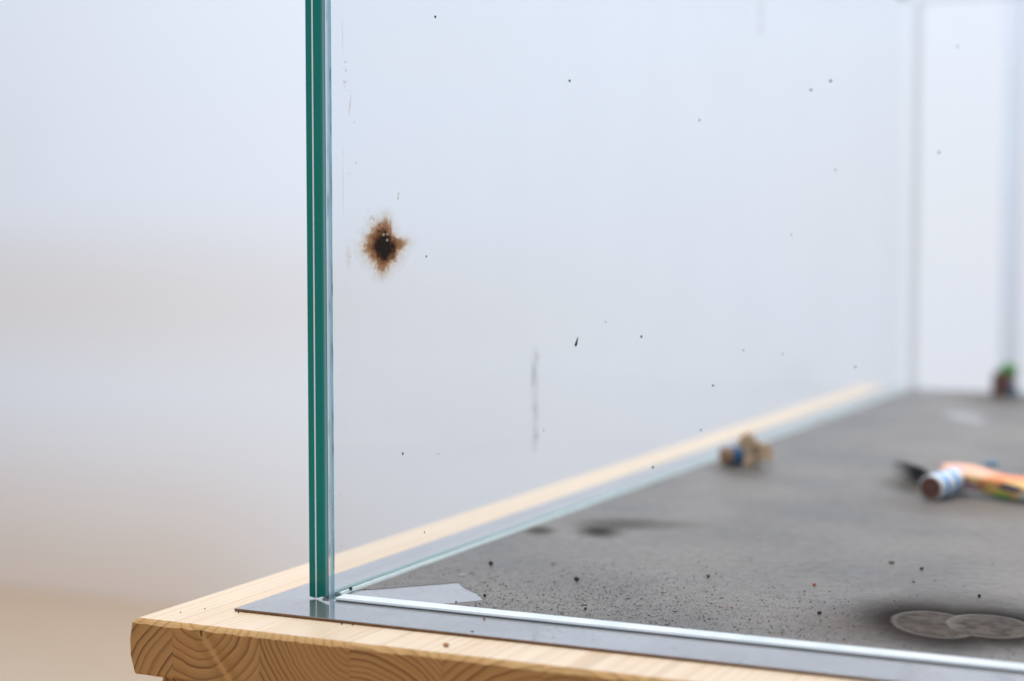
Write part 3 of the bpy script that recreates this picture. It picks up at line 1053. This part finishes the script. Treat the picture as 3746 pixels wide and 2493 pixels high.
link("soot_peppering", speck_mesh(specks[0], "soot_peppering"), SOOT, kind="stuff", label="fine black soot specks peppered over the steel sheet", category="soot")
link("paper_dust", speck_mesh(specks[1], "paper_dust"), BROWN_CHIP, kind="stuff", label="fine brown paper dust among the soot specks", category="dust")
link("ash_dust", speck_mesh(specks[2], "ash_dust"), CREAM_CHIP, kind="stuff", label="pale ash dots on and around the burnt rings", category="ash")

# ------------------------------------------------------------------ burst firecrackers
RT = V((math.cos(YAW), math.sin(YAW), 0))          # along the sheet, left to right
BK = V((-math.sin(YAW), math.cos(YAW), 0))         # along the sheet, away


def crumple(poly, origin, ax, ay, amp, thick, seed, curl=0.0, name="torn_flap"):
    """torn, crumpled sheet with the outline poly (mm) in the plane ax, ay"""
    bm = bmesh.new()
    f = bm.faces.new([bm.verts.new((a*0.001, b*0.001, 0)) for a, b in poly])
    bmesh.ops.triangulate(bm, faces=bm.faces[:])
    bmesh.ops.subdivide_edges(bm, edges=bm.edges[:], cuts=3, use_grid_fill=True)
    nrm = ax.cross(ay).normalized()
    for v in bm.verts:
        p = v.co.copy()
        h = amp*(mnoise.noise(V((p.x*110+seed, p.y*110, seed*0.7)))+0.5*mnoise.noise(V((p.x*300, p.y*300+seed, 1))))
        h += curl*(p.x*p.x)*60
        e = 0.0006*mnoise.noise(V((p.x*500, p.y*500, seed)))
        v.co = origin + ax*(p.x+e) + ay*(p.y+e) + nrm*h
    bmesh.ops.recalc_face_normals(bm, faces=bm.faces[:])
    me = mesh_of(bm, name, True)
    return me, thick


def add_sheet(parent, name, spec, mat, label=None):
    me, th = spec
    o = link(name, me, mat, parent)
    o.matrix_parent_inverse = Matrix.Translation(-parent.location)
    md = o.modifiers.new("thickness", 'SOLIDIFY')
    md.thickness = th
    md.offset = 0
    if label:
        o["label"] = label
    return o


def tube(parent, name, p0, axis, r, length, mats, inner=None, seg=28, wob=0.03, seed=1, cap=True, ragged=0.0):
    """paper tube whose object z runs along its axis; mats = [side, end]"""
    axis = axis.normalized()
    rot = axis.to_track_quat('Z', 'Y')
    bm = bmesh.new()
    rows = []
    nz = 8
    for k in range(nz+1):
        row = []
        for a in range(seg):
            A = 2*math.pi*a/seg
            z = length*k/nz
            if k == nz:
                z += ragged*mnoise.noise(V((math.cos(A)*2, math.sin(A)*2, seed)))
            rr = r*(1+wob*mnoise.noise(V((math.cos(A)*1.5, math.sin(A)*1.5, z*80+seed))))
            row.append(bm.verts.new((rr*math.cos(A), rr*math.sin(A), z)))
        rows.append(row)
    for A, B in zip(rows, rows[1:]):
        for a in range(seg):
            bm.faces.new((A[a], A[(a+1) % seg], B[(a+1) % seg], B[a])).material_index = 0
    if cap:
        bm.faces.new(rows[0]).material_index = 1
        bm.faces.new(rows[-1]).material_index = 1
    me = mesh_of(bm, name)
    for p in me.polygons:
        p.use_smooth = len(p.vertices) == 4
    o = link(name, me, mats, parent)
    o.matrix_parent_inverse = Matrix.Translation(-parent.location)
    o.location = p0
    o.rotation_mode = 'QUATERNION'
    o.rotation_quaternion = rot
    if not cap:
        md = o.modifiers.new("thickness", 'SOLIDIFY')
        md.thickness = 0.0012
        md.offset = -1
    return o


# tan one by the left glass
B1 = V((0.0430, 0.5400, FT))
fc = empty("burst_firecracker", B1, label="torn tan cardboard firecracker with a blue band, beside the left glass", category="firecracker")
ax1 = (RT*0.97 + BK*0.22).normalized()
Z = V((0, 0, 1))
tube(fc, "clay_plug", B1 - ax1*0.0175 + Z*0.0080, ax1, 0.0066, 0.0070, [CARD_DARK, CLAY_TAN], seed=2)
tube(fc, "blue_band", B1 - ax1*0.0112 + Z*0.0080, ax1, 0.0072, 0.0085, [BLUE, SOOT], seed=3)
add_sheet(fc, "torn_flap", crumple([(-4, 3.5), (-4.5, 12), (-3, 20), (-1, 26), (4, 26), (7, 22), (11, 19), (16, 17.5), (20, 15), (20.5, 3), (14, 4.5), (9, 3.8), (4, 0.4), (-1, 0.4)],
                                   B1 - BK*0.004, RT, Z, 0.0022, 0.0011, 3.3), CARD)
add_sheet(fc, "torn_flap", crumple([(-5, 6), (-5, 16), (-2, 23), (4, 22), (9, 19), (15, 12), (15, 2), (4, 1), (-3, 1)],
                                   B1 + BK*0.006, (RT*0.95+BK*0.3).normalized(), (Z*0.97+BK*0.2).normalized(), 0.003, 0.0011, 8.3), CARD)
add_sheet(fc, "torn_flap", crumple([(0, 0), (12, -2), (19, 0), (18, 9), (10, 12), (1, 10)],
                                   B1 + Z*0.0075 - BK*0.003, RT, (BK*0.9+Z*0.35).normalized(), 0.002, 0.0011, 5.1), CARD)
add_sheet(fc, "inner_layer", crumple([(5, 11), (7, 17), (10, 15), (11, 11), (8, 9)], B1 - BK*0.0066, RT, Z, 0.0015, 0.0008, 6.6), CARD_DARK)

# printed one at the right
B2 = V((0.2044, 0.4305, FT))
fp = empty("burst_firecracker", B2, label="colourful printed firecracker with blue stripes and a brown clay end, at the right", category="firecracker")
d1 = V((0.245, 0.968, 0.03)).normalized()
P2 = B2 + Z*0.0086
tube(fp, "clay_plug", P2 - d1*0.0004, d1, 0.0076, 0.0040, [CLAY, CLAY], seed=5, wob=0.02)
tube(fp, "striped_wrapper", P2, d1, 0.0083, 0.050, [STRIPES, CARD_DARK], seed=6, cap=False, wob=0.03)
d2 = V((0.90, -0.43, 0.0)).normalized()


PR = P2 + d1*0.043 - d2*0.010


def printed():
    bm = bmesh.new()
    rows = []
    N, S = 34, 26
    side = d2.cross(Z)                                  # towards the camera
    o0 = PR
    for k in range(N+1):
        u = k/N
        row = []
        for a in range(S+1):
            A = math.radians(-62 + 262*a/S)
            rr = 0.0094 + 0.0016*max(0.0, 1-u*4) + 0.0022*mnoise.noise(V((u*5, A*1.3, 2.2)))
            p = o0 + d2*(0.098*u + 0.003*mnoise.noise(V((A*2, 5.5, u)))*(1 if k in (0, N) else 0.2))
            p = p + side*(rr*math.cos(A)) + Z*(rr*math.sin(A)*(0.84) - 0.0016 + 0.0012*math.sin(u*9) + 0.0022*(1-u))
            p.z = max(p.z, FT+0.0006)
            row.append(bm.verts.new(p - B2))
        rows.append(row)
    for A, B in zip(rows, rows[1:]):
        for a in range(S):
            bm.faces.new((A[a], A[a+1], B[a+1], B[a]))
    return mesh_of(bm, "printed_wrapper", True)


o = link("printed_wrapper", printed(), PRINT, fp)
md = o.modifiers.new("thickness", 'SOLIDIFY')
md.thickness = 0.0009
tip = V((0.1490, 0.5750, FT+0.003))
rootp = V((0.1960, 0.4900, FT+0.004))
axf = (tip-rootp).normalized()
add_sheet(fp, "burnt_flap", crumple([(-4, -18), (-4, 12), (30, 12), (62, 8), (106, 1.5), (60, -5), (25, -13)], rootp, axf, (Z*0.72+axf.cross(Z)*-0.69).normalized(), 0.0015, 0.0010, 2.2), SOOT, "blackened paper tongue pointing left")
add_sheet(fp, "blue_scrap", crumple([(-5, 0), (-3, 4), (3, 5), (6, 2), (4, -1)], P2 + d1*0.050 + RT*0.017 + Z*0.0075, RT, Z, 0.001, 0.0006, 4.4), PALEBLUE)

# stub at the far side
B3 = V((0.1195, 1.1800, FT))
fs_ = empty("burst_firecracker", B3, label="short reddish firecracker stub with green top standing near the back glass", category="firecracker")
tube(fs_, "cardboard_tube", B3 - RT*0.0035, (Z + RT*0.05), 0.0088, 0.0245, [STUB, CARD_DARK], seed=9, cap=False, wob=0.12, ragged=0.006)
add_sheet(fs_, "green_flap", crumple([(-10, 20), (-7, 29), (-1, 35), (7, 36), (13, 32), (14, 23), (6, 21), (-1, 23)], B3 - BK*0.0045, RT, Z, 0.0025, 0.0009, 1.4), GREEN)
add_sheet(fs_, "pink_flap", crumple([(2, 9), (2, 24), (10, 24), (13, 18), (11, 10)], B3 - BK*0.003, RT, Z, 0.002, 0.0009, 7.4), PINK)
add_sheet(fs_, "teal_scrap", crumple([(4, 0.6), (3, 9), (7, 13), (13, 11), (15, 1.5)], B3 - BK*0.008, RT, Z, 0.002, 0.0009, 5.4), TEAL)
